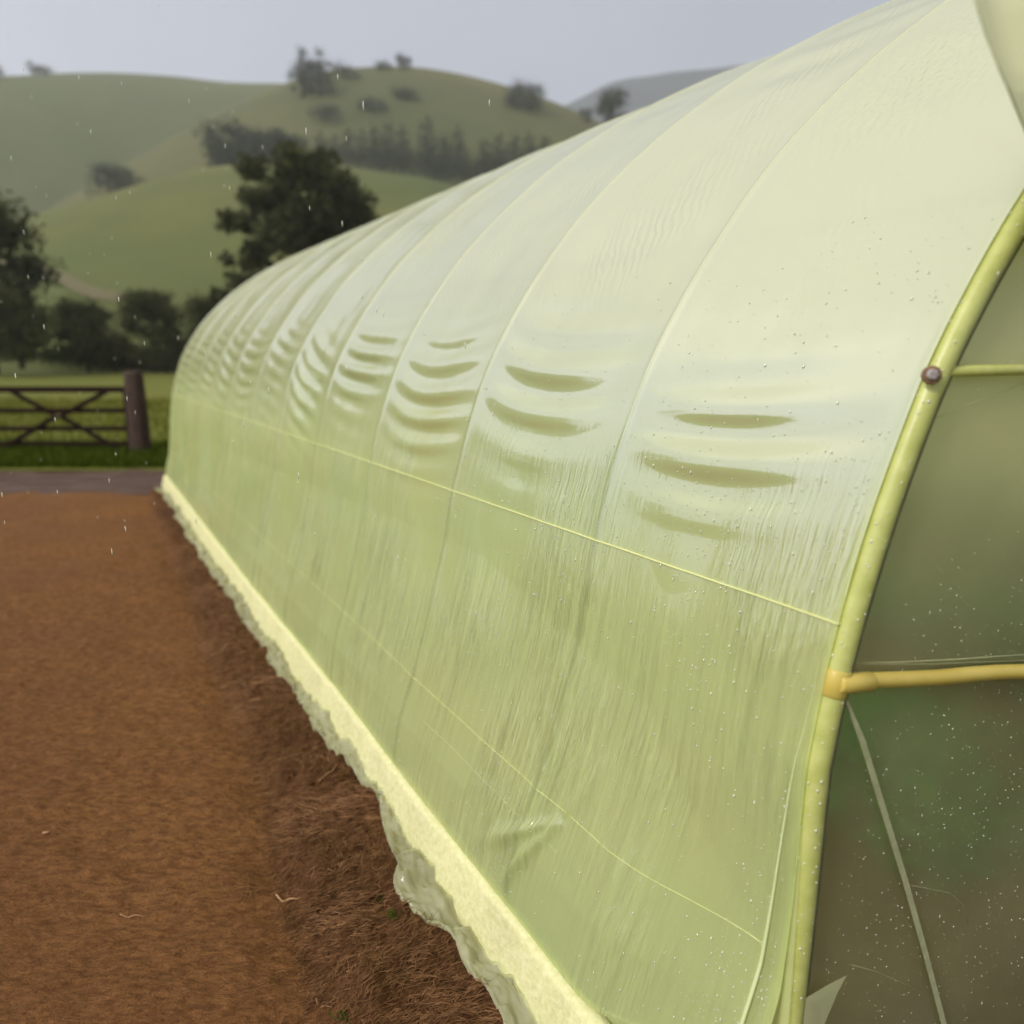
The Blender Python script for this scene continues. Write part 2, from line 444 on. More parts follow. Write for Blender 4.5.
for i, h in enumerate(HOOPS[1:]):
    sa = s_of_z(1.22 + .05 * math.sin(i * 2.1)); sv_ = np.linspace(sa, ALEN * .62, 150)
    o_ = film_off(np.full_like(sv_, h), sv_) + TUBE_R + .0015
    rr = .0016 * np.clip((sv_ - sa) / .25, .12, 1)
    child(tube('seam_cord', [Vector(p) for p in tpt(h + 0 * sv_, sv_, o_)], list(rr), SEAM, sides=6))
# ridge pole and purlin inside
for s_ in (half, s_of_z(2.1), ALEN - s_of_z(2.1)):
    child(tube('purlin', [Vector(tpt(D, s_, -.035)) for D in np.linspace(HOOPS[0], HOOPS[-1], 30)], .012, M_RIB, sides=8))

def along(s_, w, th, name, mat, lift=.004, jitter=0, D0=HOOPS[0], D1=HOOPS[-1]):
    D = np.linspace(D0, D1, 260)
    sv = s_ + jitter * np.array([vnoise(d * 2, 1, 3) for d in D])
    o_ = film_off(D, sv) + TUBE_R + lift
    pts = [Vector(p) for p in tpt(D, sv, o_)]
    return child(tube(name, pts, w, mat, sides=8, squash=.4))
ST = s_of_z(1.10)
along(ST, .0055, 1, 'strap', M_STRAP, .0)
along(s_of_z(.455), .0017, 1, 'wire', M_STRAP, .001, .0015, 1.17)
along(s_of_z(.36), .0009, 1, 'wire', M_PALE, .002, .01, 1.62, 2.3)

ks = np.linspace(.04, 1.0, 50); kd = 1.200 - .034 * ks
kp = tpt(kd, ks, film_off(kd, ks) + TUBE_R + .002)
child(tube('film_crease', [Vector(p) for p in kp], list(.0060 * np.clip((1.02 - ks) / .6, .08, 1)), simple('doubled_film', (.62, .70, .34), (.70, .77, .42), 12, .3, .3, .002, .6), sides=8, squash=.5))
# base board along the wall
Db = np.linspace(1.0, 8.87, 520)
sec = [(.0, -.01), (-.001, .012), (.026, .128), (.030, .142), (.038, .148), (.062, .150), (.064, .0)]
Pb = np.zeros((len(Db), len(sec), 3))
for j, (o_, z_) in enumerate(sec):
    jit = .0030 * fbm(Db * 14, np.full_like(Db, j * .8), 3, 11); jz = .0025 * fbm(Db * 9, np.full_like(Db, j * .6), 3, 12)
    w_ = .004 * vnoise(Db * 1.3, 0 * Db, 5)
    o_ = o_ + board_x(Db)
    Pb[:, j, 0] = base_x(Db) + o_ + jit + w_; Pb[:, j, 1] = Db + (o_ + jit) * KD; Pb[:, j, 2] = z_ + jz + .35 * w_
child(grid_obj('base_board', Pb, M_BASE))
Pb2 = Pb.copy(); 
for j, (o_, z_) in enumerate(sec):
    Pb2[:, j, 0] = base_x(Db) + 6.62 - o_; Pb2[:, j, 1] = Db + (6.62 - o_) * KD
child(grid_obj('base_board', Pb2, M_BASE))

# ------------------------------------------------------------------ ground
def berm(X, Y):
    lat = X - AX * Y          # offset across the tunnel direction; tunnel wall stands at 1.104
    wob = .05 * vnoise(Y * 1.1, Y * 0, 6)
    edge = np.interp(Y, [1, 1.6, 2.4, 3.5, 5, 7, 9], [.36, .46, .56, .60, .66, .70, .78]) + wob
    return lat, edge
def soil_z(X, Y):
    lat, e = berm(X, Y)
    z = .010 * fbm(X * 1.3, Y * 1.3, 3, 1) + .0115 * fbm(X * 5, Y * 13, 4, 2) + .0050 * fbm(X * 30, Y * 58, 3, 5)
    loose = ss(-.05, .12, lat - e)
    z += loose * (.020 * fbm(X * 5, Y * 7, 4, 9, .6) + .010 * fbm(X * 26, Y * 26, 3, 13, .6) + .012)
    z -= .035 * np.exp(-((lat - e) / .09) ** 2) * (.6 + .5 * vnoise(Y * 2, X * 0, 3))
    z += .015 * ss(.65, .85, lat)
    z -= .05 * ss(1.02, 1.2, lat)
    z -= .055 * ss(8.25, 8.9, Y + .25 * vnoise(X * 1.1, Y * 0, 14) + .08 * vnoise(X * 5, Y * 3, 15))
    return z, loose
def spaced(a, b, n, p): t = np.linspace(0, 1, n); return a + (b - a) * t ** p
ys = spaced(.2, 8.95, 720, 1.8); xs = np.concatenate([np.linspace(-9, -3.2, 90, endpoint=False), np.linspace(-3.2, 1.2, 520, endpoint=False), np.linspace(1.2, 9.0, 60)])
GX, GY = np.meshgrid(xs, ys, indexing='ij')
GZ, LO = soil_z(GX, GY)
ground = grid_obj('soil_path', np.stack([GX, GY, GZ], -1)[:, :, :], SOIL)
at = ground.data.attributes.new('wet', 'FLOAT', 'POINT'); 
lat_, e_ = berm(GX, GY)
at.data.foreach_set('value', (ss(-.06, .10, lat_ - e_) * (.80 + .2 * vnoise(GX * 6, GY * 6, 1))).ravel().astype(np.float32))
tag(ground, kind='structure')
# flip if needed
if ground.data.polygons[0].normal.z < 0: ground.data.flip_normals()

GR_FIELD = m_grass('field_grass', (.120, .135, .020), (.160, .160, .028), (.08, .105, .018), .10, 1.0)
GR_VERGE = m_grass('verge_grass', (.060, .085, .012), (.095, .11, .018), (.04, .055, .010), .7, 5)
GR_HC = m_grass('near_hill_grass', (.100, .125, .040), (.150, .148, .048), (.072, .098, .036), .018, .05)
GR_HB = m_grass('far_hill_grass', (.090, .105, .040), (.145, .132, .052), (.066, .082, .038), .012, .03)
GR_HA = m_grass('back_hill_grass', (.095, .115, .045), (.125, .135, .055), (.080, .100, .045), .010, .03)
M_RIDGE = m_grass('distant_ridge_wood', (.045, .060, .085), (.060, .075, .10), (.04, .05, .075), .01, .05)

# base sheet to the horizon
bx_ = np.array([-3000, -400, -60, 60, 400, 3000.]); by_ = np.array([-400, -40, 9, 60, 400, 4000.])
gx, gy = np.meshgrid(bx_, by_, indexing='ij')
g0 = grid_obj('ground', np.stack([gx, gy, gx * 0 - .12], -1), GR_FIELD); tag(g0, kind='structure')
if g0.data.polygons[0].normal.z < 0: g0.data.flip_normals()

# muddy track crossing in front of the gate
def m_mud():
    t = NT('mud'); co = t.coord()
    n1 = t.noise(t.mapping(co, (.8, 4, 1)), 1.6, 4); n2 = t.noise(co, 22, 5, .65)
    wet = t.ramp(n1, [(.48, 0), (.58, 1)])
    col = t.mix(t.ramp(n2, [(.3, 0), (.7, 1)]), (.050, .028, .020), (.10, .058, .042))
    col = t.mix(wet, col, (.10, .055, .042))
    r = t.math('SUBTRACT', .75, t.math('MULTIPLY', wet, .30))
    b = t.bump(n2, t.math('SUBTRACT', .6, t.math('MULTIPLY', wet, .5)), .02)
    return t.done(t.n('ShaderNodeBsdfPrincipled', {'Base Color': col, 'Roughness': r, 'Normal': b, 'Specular IOR Level': .25}).outputs[0])
xs2 = np.linspace(-14, 14, 240); ys2 = np.linspace(8.4, 10.5, 60)
GX, GY = np.meshgrid(xs2, ys2, indexing='ij')
tz = .018 * fbm(GX * 1.2, GY * 3, 3, 21) + .02 * np.cos((GY - 9.7) * 6) * -1
tr = grid_obj('muddy_track', np.stack([GX, GY, tz - .024 - .05 * ss(8.6, 8.4, GY)], -1), m_mud()); tag(tr, kind='structure')
if tr.data.polygons[0].normal.z < 0: tr.data.flip_normals()

ys3 = spaced(10.15, 90, 150, 1.7); xs3 = np.linspace(-90, 90, 180)
GX, GY = np.meshgrid(xs3, ys3, indexing='ij')
fz = .03 * fbm(GX * .3, GY * .3, 3, 31) + .05 * ss(10.3, 11.5, GY) + .012 * ss(10, 10.6, GY) 
fld = grid_obj('grass_field', np.stack([GX, GY, fz], -1), GR_FIELD); tag(fld, kind='structure')
if fld.data.polygons[0].normal.z < 0: fld.data.flip_normals()
def field_z(x, y): return float(.03 * fbm(x * .3, y * .3, 3, 31) + .05 * ss(10.3, 11.5, y) + .012 * ss(10, 10.6, y))

# verge grass blades
def blades(name, n, xr, yr, hr, mat, zf, lean=.5, w=.006, dens=None):
    V = []; F = []
    k = 0
    while k < n:
        x = random.uniform(*xr); y = random.uniform(*yr)
        if dens and random.random() > dens(x, y): k += .3; continue
        k += 1
        z = zf(x, y); h = random.uniform(*hr); a = random.uniform(0, 2 * PI); b = random.uniform(0, 2 * PI)
        dx, dy = math.cos(a) * w, math.sin(a) * w; lx, ly = math.cos(b) * h * lean * random.random(), math.sin(b) * h * lean * random.random()
        o = len(V); V += [(x - dx, y - dy, z - .01), (x + dx, y + dy, z - .01), (x + dx * .6 + lx * .4, y + dy * .6 + ly * .4, z + h * .6), (x - dx * .6 + lx * .4, y - dy * .6 + ly * .4, z + h * .6), (x + lx, y + ly, z + h)]
        F += [(o, o + 1, o + 2, o + 3), (o + 3, o + 2, o + 4)]
    return mesh_obj(name, V, F, mat, smooth=False)
LEAF_V = m_leaf('verge_blade', (.055, .085, .010), (.085, .11, .018))
LEAF_F = m_leaf('field_blade', (.12, .135, .022), (.155, .155, .028))
g = blades('verge_grass', 26000, (-11.5, -1.5), (10.3, 12.6), (.05, .20), LEAF_V, field_z, .6, .010,
           lambda x, y: .35 + .65 * float(ss(12.6, 11.2, y)) * (0.5 + .5 * float(vnoise(x * 1.5, y * 1.5, 2))))
tag(g, 'rough short green grass along the verge under the gate', 'grass', kind='stuff')
g = blades('meadow_grass', 22000, (-26, 0), (12.4, 26), (.06, .18), LEAF_F, field_z, .6, .014)
tag(g, 'yellow-green meadow grass in the field behind the gate', 'grass', kind='stuff')

# ------------------------------------------------------------------ skirt of spare film
nD, nW = 900, 34
Dk = np.linspace(1.0, 8.9, nD); W = np.linspace(0, 1, nW)
wid = np.interp(Dk, [1.0, 1.3, 1.5, 1.66, 1.8, 1.93, 2.08, 2.22, 2.40, 2.6, 2.8, 3.65, 5.07, 8.5], [.11, .115, .105, .085, .12, .165, .13, .085, .03, .06, .08, .09, .105, .09])
wid = wid * (1 + .22 * fbm(Dk * 4.3, Dk * 0, 2, 41)) + .010 * fbm(Dk * 14, Dk * 0, 2, 43)
wid = np.clip(wid, .02, .4)
DK, WW = np.meshgrid(Dk, W, indexing='ij')
lat = board_x(DK) + .006 - WW * wid[:, None]
X = base_x(DK) + lat; Y = DK + lat * .1 + .01 * vnoise(DK * 11, WW * 3, 2)
Z = soil_z(X, Y)[0]
fold = .013 * fbm(DK * 9 + WW * 1.5, WW * .8, 3, 44, .5) * (.05 + WW * .6) + (.002 + .005 * WW) * fbm(DK * 34 + WW * 3, WW * 1.2, 3, 45)
Zs = Z + .006 + np.abs(fold) * ss(.05, .6, WW) + .006 * (1 - WW) ** 2
Zs[:, -1] = Z[:, -1] - .004; Zs[:, -2] = Z[:, -2] + .010 + .3 * np.abs(fold[:, -2])
child(grid_obj('film_skirt', np.stack([X, Y, Zs], -1), SKIRT))

# ------------------------------------------------------------------ end wall
def ept(u, z, out=0.0):
    """point in the plane of the end hoop, out = metres towards the viewer"""
    nx, ny = (KD, -1) ; l = math.hypot(nx, ny)
    return Vector((base_x(HOOPS[0]) + u + nx / l * out, HOOPS[0] + KD * u + ny / l * out, z))
def pix_end(x, y, out=0.0):
    r = ray(x, y); X0 = base_x(HOOPS[0]); l = math.hypot(KD, 1)
    X0_ = X0 + KD / l * out; Y0_ = HOOPS[0] - out / l
    t = (Y0_ - KD * X0_) / (r.y - KD * r.x); return Vector((r.x * t, r.y * t, r.z * t + CAMH))
nu_, nz_ = 150, 110
uu = np.linspace(0, 1, nu_); P = np.zeros((nu_, nz_, 3))
sl = np.linspace(.0, half, nz_)
ul, zl = prof(sl)
ul = ul + end_corr(sl)
for j in range(nz_):
    u = ul[j] + (6.6 - 2 * ul[j]) * uu
    off_ = -.006 + .004 * fbm(u * 2.2, np.full_like(u, zl[j] * 2.2), 3, 51) + .0015 * fbm(u * 9, np.full_like(u, zl[j] * 9), 2, 52)
    off_ = off_ + .006 * np.exp(-((zl[j] - (1.06 + .02 * (u - .2))) / .008) ** 2) * ss(.15, .5, u)
    l = math.hypot(KD, 1)
    P[:, j, 0] = base_x(HOOPS[0]) + u + KD / l * off_; P[:, j, 1] = HOOPS[0] + KD * u - off_ / l; P[:, j, 2] = zl[j]
child(grid_obj('end_panel', P, ENDFILM))['label'] = 'clear wet film panel closing the near end'
P2 = P.copy(); dD = HOOPS[-1] - HOOPS[0]; P2[:, :, 0] += AX * dD; P2[:, :, 1] += dD
child(grid_obj('end_panel', P2, FILM, uv=np.stack([P2[:, :, 0], P2[:, :, 2]], -1)))['label'] = 'milky film panel closing the far end'

# bars in the end frame
a = pix_end(846, 683, .012); b = pix_end(1024, 671, .012); dirb = (b - a).normalized()
bar = child(tube('cross_bar', [a + dirb * (k * .08 - .015) + Vector((0, 0, .0015 * math.sin(k * 1.7))) for k in range(0, 24)], .0145, M_YEL, sides=14))
bar['label'] = 'yellow cross bar clamped to the end hoop'
hd = (Vector(tpt(HOOPS[0], s_of_z(1.08))) - Vector(tpt(HOOPS[0], s_of_z(1.0)))).normalized()
hc = Vector(tpt(HOOPS[0], s_of_z(1.0)))
col = child(join_o := tube('clamp', [hc - hd * .024, hc - hd * .022, hc + hd * .022, hc + hd * .024], [.021, .0228, .0228, .021], M_YEL, sides=18))
child(tube('clamp', [a - dirb * .020, a - dirb * .018, a + dirb * .055, a + dirb * .058], [.0150, .0172, .0172, .0150], M_YEL, sides=16))
a2 = pix_end(938, 371, .008); b2 = pix_end(1024, 370, .008); d2 = (b2 - a2).normalized()
child(tube('cross_bar', [a2 + d2 * k * .2 for k in range(0, 25)], .0095, M_HOOP, sides=12))['label'] = 'thin upper rail behind the end film'
# bolt
bc = pix_end(932, 375, .021)
nrm = Vector((KD, -1, 0)).normalized(); nrm = (nrm + Vector((-.6, -.2, .2))).normalized()
child(tube('washer', [bc - nrm * .004, bc - nrm * .001, bc + nrm * .001], [.0155, .0155, .0135], M_RUST, sides=20))
child(tube('bolt', [bc, bc + nrm * .003, bc + nrm * .0065, bc + nrm * .007], [.0098, .0100, .0088, .006], M_METAL, sides=6))
# brace strap across the lower end panel
pts = [pix_end(x, y, .006 + .0) for x, y in ((845, 698), (862, 740), (885, 815), (905, 880), (925, 952), (948, 1040), (975, 1140))]
V, F = [], []
for i, p in enumerate(pts):
    w = Vector((.0058, .0025, .0012)) * (1 if i else .5); V += [p - w, p + w, p + w * .9 + Vector((.0006, -.002, 0)), p - w * .9 + Vector((0.0006, -.002, 0))]
for i in range(len(pts) - 1):
    o = i * 4
    for k in range(4): F.append((o + k, o + (k + 1) % 4, o + 4 + (k + 1) % 4, o + 4 + k))
child(mesh_obj('brace_strap', V, F, M_PALE, smooth=False))
# creases and loose threads of film on the end panel
def thread(pix, r, out=.003, mat=M_PALE, name='film_crease'):
    return child(tube(name, [pix_end(x, y, out) for x, y in pix], r, mat, sides=6, squash=.4))
thread([(852, 663), (900, 662), (960, 659), (1030, 654)], [.0006, .0016, .0022, .0034])
thread([(856, 664), (930, 664), (1030, 660)], [.0004, .0010, .0022])
thread([(922, 424), (950, 412), (985, 398), (1030, 381)], .0009)
thread([(905, 884), (930, 889), (950, 893), (962, 903), (968, 925)], .0006)
thread([(852, 965), (875, 971), (900, 982), (930, 996)], .0006)
# torn film tag at the foot of the hoop
tv = [pix_end(*q) for q in ((806, 998, .022), (826, 986, .024), (847, 975, .02), (838, 992, .03), (822, 1030, .03), (800, 1050, .024), (818, 1004, .034))]
mesh_obj_ = mesh_obj('film_tag', tv, [(0, 1, 6), (1, 2, 3, 6), (6, 3, 4), (0, 6, 4, 5)], SKIRT); child(mesh_obj_)
# film edge lapped over the foot of the end hoop
n_ = 60; sk = np.linspace(.0, s_of_z(.78), n_); Pk = np.zeros((n_, 7, 3))
for j in range(7):
    f = j / 6
    D_ = HOOPS[0] - .012 + .03 * f * np.clip((sk[-1] - sk) / .35, 0, 1) + .012 * (1 - np.clip((sk[-1] - sk) / .35, 0, 1)) - .02 * (1 - f) * ss(.5, 0, sk)
    o_ = TUBE_R + .005 + .012 * (1 - f) * ss(.6, 0, sk) - .002 * f
    Pk[:, j, :] = tpt(D_, sk, o_ - end_corr(sk))
child(grid_obj('film_lap', Pk, SKIRT))

# hanging curtain of film in the upper corner
ed = [(966, -60), (975, 0), (986, 35), (999, 68), (1008, 88), (1016, 108), (1026, 132), (1040, 175), (1060, 240)]
depth = [1.14, 1.10, 1.09, 1.08, 1.08, 1.09, 1.10, 1.13, 1.18]
E1 = [at_depth(x, y, d) for (x, y), d in zip(ed, depth)]
NC = 40; Pc = np.zeros((len(E1), NC, 3))
for i, p in enumerate(E1):
    top = HOOPS[0]
    for j in range(NC):
        f = j / (NC - 1)
        Pc[i, j] = (p.x + f * (.62 - .02 * i), p.y + .30 * f + .022 * math.sin(f * 26 + i * .25) * (1 - .5 * f) * min(1, f * 8), p.z + .03 * f + .0)
i0 = np.linspace(0, len(E1) - 1, 60); Pc = np.stack([np.stack([np.interp(i0, np.arange(len(E1)), Pc[:, j, k]) for k in range(3)], -1) for j in range(NC)], 1)
cur = grid_obj('door_curtain', Pc, CURTAIN); child(cur)
child(tube('curtain_hem', [Vector(q) for q in Pc[:, 0]], .0016, M_PALE, sides=6))

# ------------------------------------------------------------------ water
ico = bmesh.new(); bmesh.ops.create_icosphere(ico, subdivisions=1, radius=1)
IV = np.array([v.co[:] for v in ico.verts]); IF = np.array([[v.index for v in f.verts] for f in ico.faces]); ico.free()
def beads(name, pos, nrm, rad, mat=WATER, elong=1.0, along_=None):
    pos = np.array(pos); n = len(pos); V = np.zeros((n, len(IV), 3))
    for i in range(n):
        N = Vector(nrm[i]).normalized(); Zr = Vector((0, 0, 1)); T = (Zr - N * Zr.dot(N)).normalized(); B = N.cross(T)
        M = np.array([B[:], T[:], N[:]]); el = elong if not hasattr(elong, '__len__') else elong[i]
        V[i] = (IV * np.array([1, el, .6]) * rad[i]) @ M + pos[i]
    F = (IF[None] + (np.arange(n) * len(IV))[:, None, None]).reshape(-1, 3)
    return mesh_obj(name, V.reshape(-1, 3), F.tolist(), mat)
pos = []; nr = []; rad = []; el = []
while len(pos) < 5200:
    D = HOOPS[0] + .02 + 1.9 * random.random() ** 1.5; s = random.random() * 2.2
    dens = float(np.interp(s, [0, .5, 1.3, 1.55, 1.9, 2.2], [.9, 1, 1, .30, .0, .0])) * (.25 + .75 * float(ss(-.3, .5, vnoise(D * 5, s * 2.5, 3))))
    if random.random() > dens: continue
    o_ = float(film_off(D, s)) + TUBE_R + .003
    nu, nz = prof_n(s); pos.append(tpt(D, s, o_).tolist()); nr.append((float(nu), float(nu) * KD * 0 + -.25, float(nz)))
    r_ = .0008 + .0015 * random.random() ** 4; rad.append(r_); el.append(1 + random.random() * 1.2)
w = beads('water_droplets', pos, nr, rad, elong=el); child(w, film); w['kind'] = 'stuff'; w['label'] = 'fine rain beads on the film wall'
pos = []; nr = []; rad = []; el = []
ND = Vector((KD, -1, 0)).normalized()
while len(pos) < 3000:
    u = .1 + 1.0 * random.random(); z = .1 + 1.6 * random.random()
    if float(vnoise(u * 6, z * 4, 7)) < -.25 and random.random() < .8: continue
    if z > 1.2 and random.random() < .8: continue
    uu_, zz_ = prof(s_of_z(z))
    if u < uu_ + .10: continue
    pos.append(ept(u, z, .0)[:]); nr.append(ND[:]); rad.append(.00045 + .0013 * random.random() ** 5); el.append(1 + .5 * random.random())
w = beads('water_droplets', pos, nr, rad, elong=el); child(w, [o for o in COL.objects if o.name.startswith('end_panel')][0]); w['kind'] = 'stuff'; w['label'] = 'rain beads scattered on the clear end panel'
pos = []; nr = []; rad = []; el = []
for _ in range(700):
    s = random.random() * 2.4; an = random.uniform(-1.6, 1.9)
    nu, nz = prof_n(s); N = (Vector((nu, KD * nu, nz)) * math.cos(an) + ND * math.sin(an)).normalized()
    pos.append((Vector(tpt(HOOPS[0], s, -float(end_corr(s)))) + N * .0208)[:]); nr.append(N[:]); rad.append(.0006 + .0018 * random.random() ** 4); el.append(1 + random.random())
w = beads('water_droplets', pos, nr, rad, elong=el); child(w, [o for o in COL.objects if o.name.startswith('end_hoop')][0]); w['kind'] = 'stuff'
# falling rain
pos = []; nr = []; rad = []; el = []
for _ in range(330):
    y = random.uniform(1.5, 4.5); x = random.uniform(-.72, .5) * y; z = random.uniform(.9, 1.55 + .5 * y)
    if x > base_x(y) - .1: continue
    pos.append((x, y, z)); nr.append((.15, -1, 0)); rad.append(random.uniform(.0009, .0014)); el.append(random.uniform(5, 9))
w = beads('raindrops', pos, nr, rad, elong=el); tag(w, 'fine rain falling in the air left of the polytunnel', 'rain', kind='stuff')

# ------------------------------------------------------------------ crops and soil inside the tunnel
def leaf_cloud(n, fn, size, flat=.6):
    V = np.zeros((n * 4, 3)); k = 0
    P = np.array([fn() for _ in range(n)])
    A = RNG.normal(size=(n, 3)); A /= np.linalg.norm(A, axis=1)[:, None]
    B = RNG.normal(size=(n, 3)); B -= A * (A * B).sum(1)[:, None]; B /= np.linalg.norm(B, axis=1)[:, None]
    s = size * (.6 + .8 * RNG.random(n))[:, None]
    V = np.stack([P - A * s, P - B * s * flat * .6, P + A * s, P + B * s * flat * .6], 1).reshape(-1, 3)
    F = np.arange(n * 4).reshape(n, 4)
    return V, F
CROP = m_leaf('crop_leaf', (.04, .22, .08), (.08, .32, .12))
P = []
def inside(u, D): return (base_x(D) + u, D + KD * u)
for row, (uc, ht, n) in enumerate(((1.25, .34, 5200), (2.8, .42, 6000), (4.6, .62, 4500))):
    def fn():
        D = random.uniform(1.55, 8.6); u = uc + random.gauss(0, .17) ; hh = ht * (.8 + .25 * math.sin(D * 7 + row) + .1 * random.random())
        x, y = inside(u, D); return (x, y, .05 + hh * random.random() ** .7)
    V, F = leaf_cloud(n * 2, fn, .042)
    o = mesh_obj('crop_plants', V, F.tolist(), CROP, smooth=False)
    tag(o, ['low green crop row nearest the tunnel wall, seen through wet film', 'tall green crop row down the middle of the polytunnel', 'green crop row along the far side of the polytunnel'][row], 'crops', 'crop rows inside the tunnel', 'stuff')
sx = []
uu = np.linspace(-.0, 6.6, 80); dd = np.linspace(1.12, 8.85, 160)
UU, DD = np.meshgrid(uu, dd, indexing='ij')
zz = .03 + .05 * np.cos((UU - 1.35) * 2 * PI / 1.6) + .015 * fbm(UU * 8, DD * 8, 3, 61)
fl = grid_obj('tunnel_floor', np.stack([base_x(DD) + UU, DD + KD * UU, zz], -1), simple('bed_soil', (.07, .038, .024), (.14, .078, .048), 14, .9, .8, .02, .1)); tag(fl, kind='structure')
if fl.data.polygons[0].normal.z < 0: fl.data.flip_normals()

# ------------------------------------------------------------------ stalks and fibres on the soil
def stalk(px, length, ang, r, bend, label):
    c = on_ground(*px); pts = []
    for k in range(9):
        f = k / 8 - .5; a = ang + bend * f
        x = c.x + math.cos(a) * f * length; y = c.y + math.sin(a) * f * length + .15 * bend * length * f * f
        z = float(soil_z(np.array(x), np.array(y))[0]) + r * 1.2 + .004 * math.sin(f * 9)
        pts.append(Vector((x, y, z)) - Vector((c.x, c.y, 0)))
    o = tube('dry_stalk', pts, [r * (1 - .6 * abs(k / 8 - .5) * 2 * (k > 4)) for k in range(9)], M_TWIG, sides=6)
    o.location = (c.x, c.y, 0); tag(o, label, 'dry stalk', 'dry stalks on the soil'); return o
for q in (((286, 892), .085, -.25, .0032, .5, 'thickest pale dry stalk lying on dark soil near the bottom'),
          ((330, 782), .10, .95, .0022, .2, 'straight pale stalk on the berm beside the film skirt, halfway down'),
          ((222, 652), .13, 1.1, .003, .3, 'farthest pale stalk, on the dark berm edge high up the path'),
          ((340, 870), .08, 1.0, .0015, .6, 'thin stalk leaning uphill right of the thick pale stalk'),
          ((132, 913), .07, .05, .0014, .1, 'thin flat stalk on the bare brown path'),
          ((425, 992), .07, .7, .0016, -.4, 'short stalk beside the film skirt at the bottom edge'),
          ((470, 955), .06, 1.2, .0015, .5, 'short curved stalk tucked against the film skirt'),
          ((360, 965), .08, .9, .0014, .3, 'slender stalk on dark soil near the bottom, left of the skirt'),
          ((322, 1002), .06, -.5, .0014, .6, 'small curved stalk on dark soil at the bottom edge')):
    stalk(*q)
c = on_ground(46, 833); V, F = box_data((0, 0, .006), (.022, .010, .005), Matrix.Rotation(.3, 3, 'Z'), .002)
o = mesh_obj('wood_chip', V, F, M_TWIG); o.location = (c.x, c.y, float(soil_z(np.array(c.x), np.array(c.y))[0])); tag(o, 'small pale wood chip alone on the brown path', 'wood chip')
D_ = []
V = []; F = []
n = 0
while n < 22000:
    y = .8 + 5.2 * random.random() ** 1.8; lat = random.uniform(.30, 1.06)
    _, e = berm(np.array(0.), np.array(y)); 
    if lat < float(e) - .02 and random.random() < .93: continue
    if lat > L0 + float(board_x(y)) - float(np.interp(y, Dk, wid)) - .012: continue
    x = lat + AX * y; n += 1
    L = random.uniform(.015, .06) * (1 + (random.random() < .06) * 1.2); a = .75 + 1.1 * float(vnoise(x * 4, y * 4, 19)) + random.gauss(0, .35); bend = random.gauss(0, .55); r = random.uniform(.0003, .0009)
    zc = float(soil_z(np.array(x), np.array(y))[0]); lift = random.uniform(-.002, .006); o = len(V)
    for k in range(5):
        f = k / 4 - .5; aa = a + bend * f; px_, py_ = x + math.cos(aa) * f * L, y + math.sin(aa) * f * L
        nx, ny = -math.sin(aa) * r, math.cos(aa) * r; zz = zc + .003 + lift * (1 - 4 * f * f)
        V += [(px_ - nx, py_ - ny, zz), (px_, py_, zz + r * 1.3), (px_ + nx, py_ + ny, zz)]
    for k in range(4):
        b_ = o + k * 3; F += [(b_, b_ + 3, b_ + 4, b_ + 1), (b_ + 1, b_ + 4, b_ + 5, b_ + 2)]
o = mesh_obj('root_fibres', V, F, M_FIBRE, smooth=False); tag(o, 'mat of fine brown roots and fibres in the loose soil by the skirt', 'roots', kind='stuff')
# small green sprigs
for k, (px_, lab, nb) in enumerate((((378, 898), 'small green grass sprig against the film skirt, the upper one', 16), ((394, 922), 'flattened green weed tuft just below the upper sprig', 30), ((345, 1015), 'green weed tuft at the very bottom of the soil', 26), ((382, 805), 'tiny green moss tuft high on the skirt edge', 12))):
    c = on_ground(*px_); V = []; F = []
    for _ in range(nb):
        a = random.uniform(0, 2 * PI); h = random.uniform(.006, .02); l = random.uniform(.006, .02); x = random.gauss(0, .008); y = random.gauss(0, .008); w_ = .0012; o = len(V)
        V += [(x - w_, y, 0), (x + w_, y, 0), (x + w_ + math.cos(a) * l, y + math.sin(a) * l, h), (x - w_ * .2 + math.cos(a) * l * 1.3, y + math.sin(a) * l * 1.3, h * .9)]; F.append((o, o + 1, o + 2, o + 3))
    o = mesh_obj('weed_sprig', V, F, LEAF_V, smooth=False); o.location = (c.x, c.y, float(soil_z(np.array(c.x), np.array(c.y))[0])); tag(o, lab, 'weed', 'weeds by the skirt')

# ------------------------------------------------------------------ gate
pb = on_ground(142, 459); gy = pb.y
def gp(x, y, dy=0): q = at_depth(x, y, gy + dy); return q
GZ0 = field_z(pb.x, gy)
post = empty('gate_post', (pb.x, gy, GZ0)); tag(post, 'thick weathered timber post at the right end of the gate', 'post')
def post_mesh(h, w):
    V = []; F = []; rings = [(-.2, 1.08), (0, 1.08), (.3, 1.03), (.7, .99), (h - .05, .93), (h - .01, .88), (h, .70)]
    for z, s in rings:
        for k in range(16):
            a = 2 * PI * k / 16; r = w / 2 * s / max(abs(math.cos(a)), abs(math.sin(a))) ** .6 * (1 + .03 * math.sin(k * 2.3 + z * 5)); V.append((r * math.cos(a), r * math.sin(a), z))
    for i in range(len(rings) - 1):
        for k in range(16): F.append((i * 16 + k, i * 16 + (k + 1) % 16, (i + 1) * 16 + (k + 1) % 16, (i + 1) * 16 + k))
    F.append(tuple((len(rings) - 1) * 16 + k for k in range(16))); return V, F
ptop = gp(138, 371).z
o = mesh_obj('shaft', *post_mesh(ptop - GZ0, .25), M_POST, post)
post2 = empty('gate_post', (pb.x - 3.75, gy + .02, GZ0)); tag(post2, 'timber post at the left end of the gate, beyond the picture edge', 'post')
mesh_obj('shaft', *post_mesh(ptop - GZ0, .2), M_POST, post2)
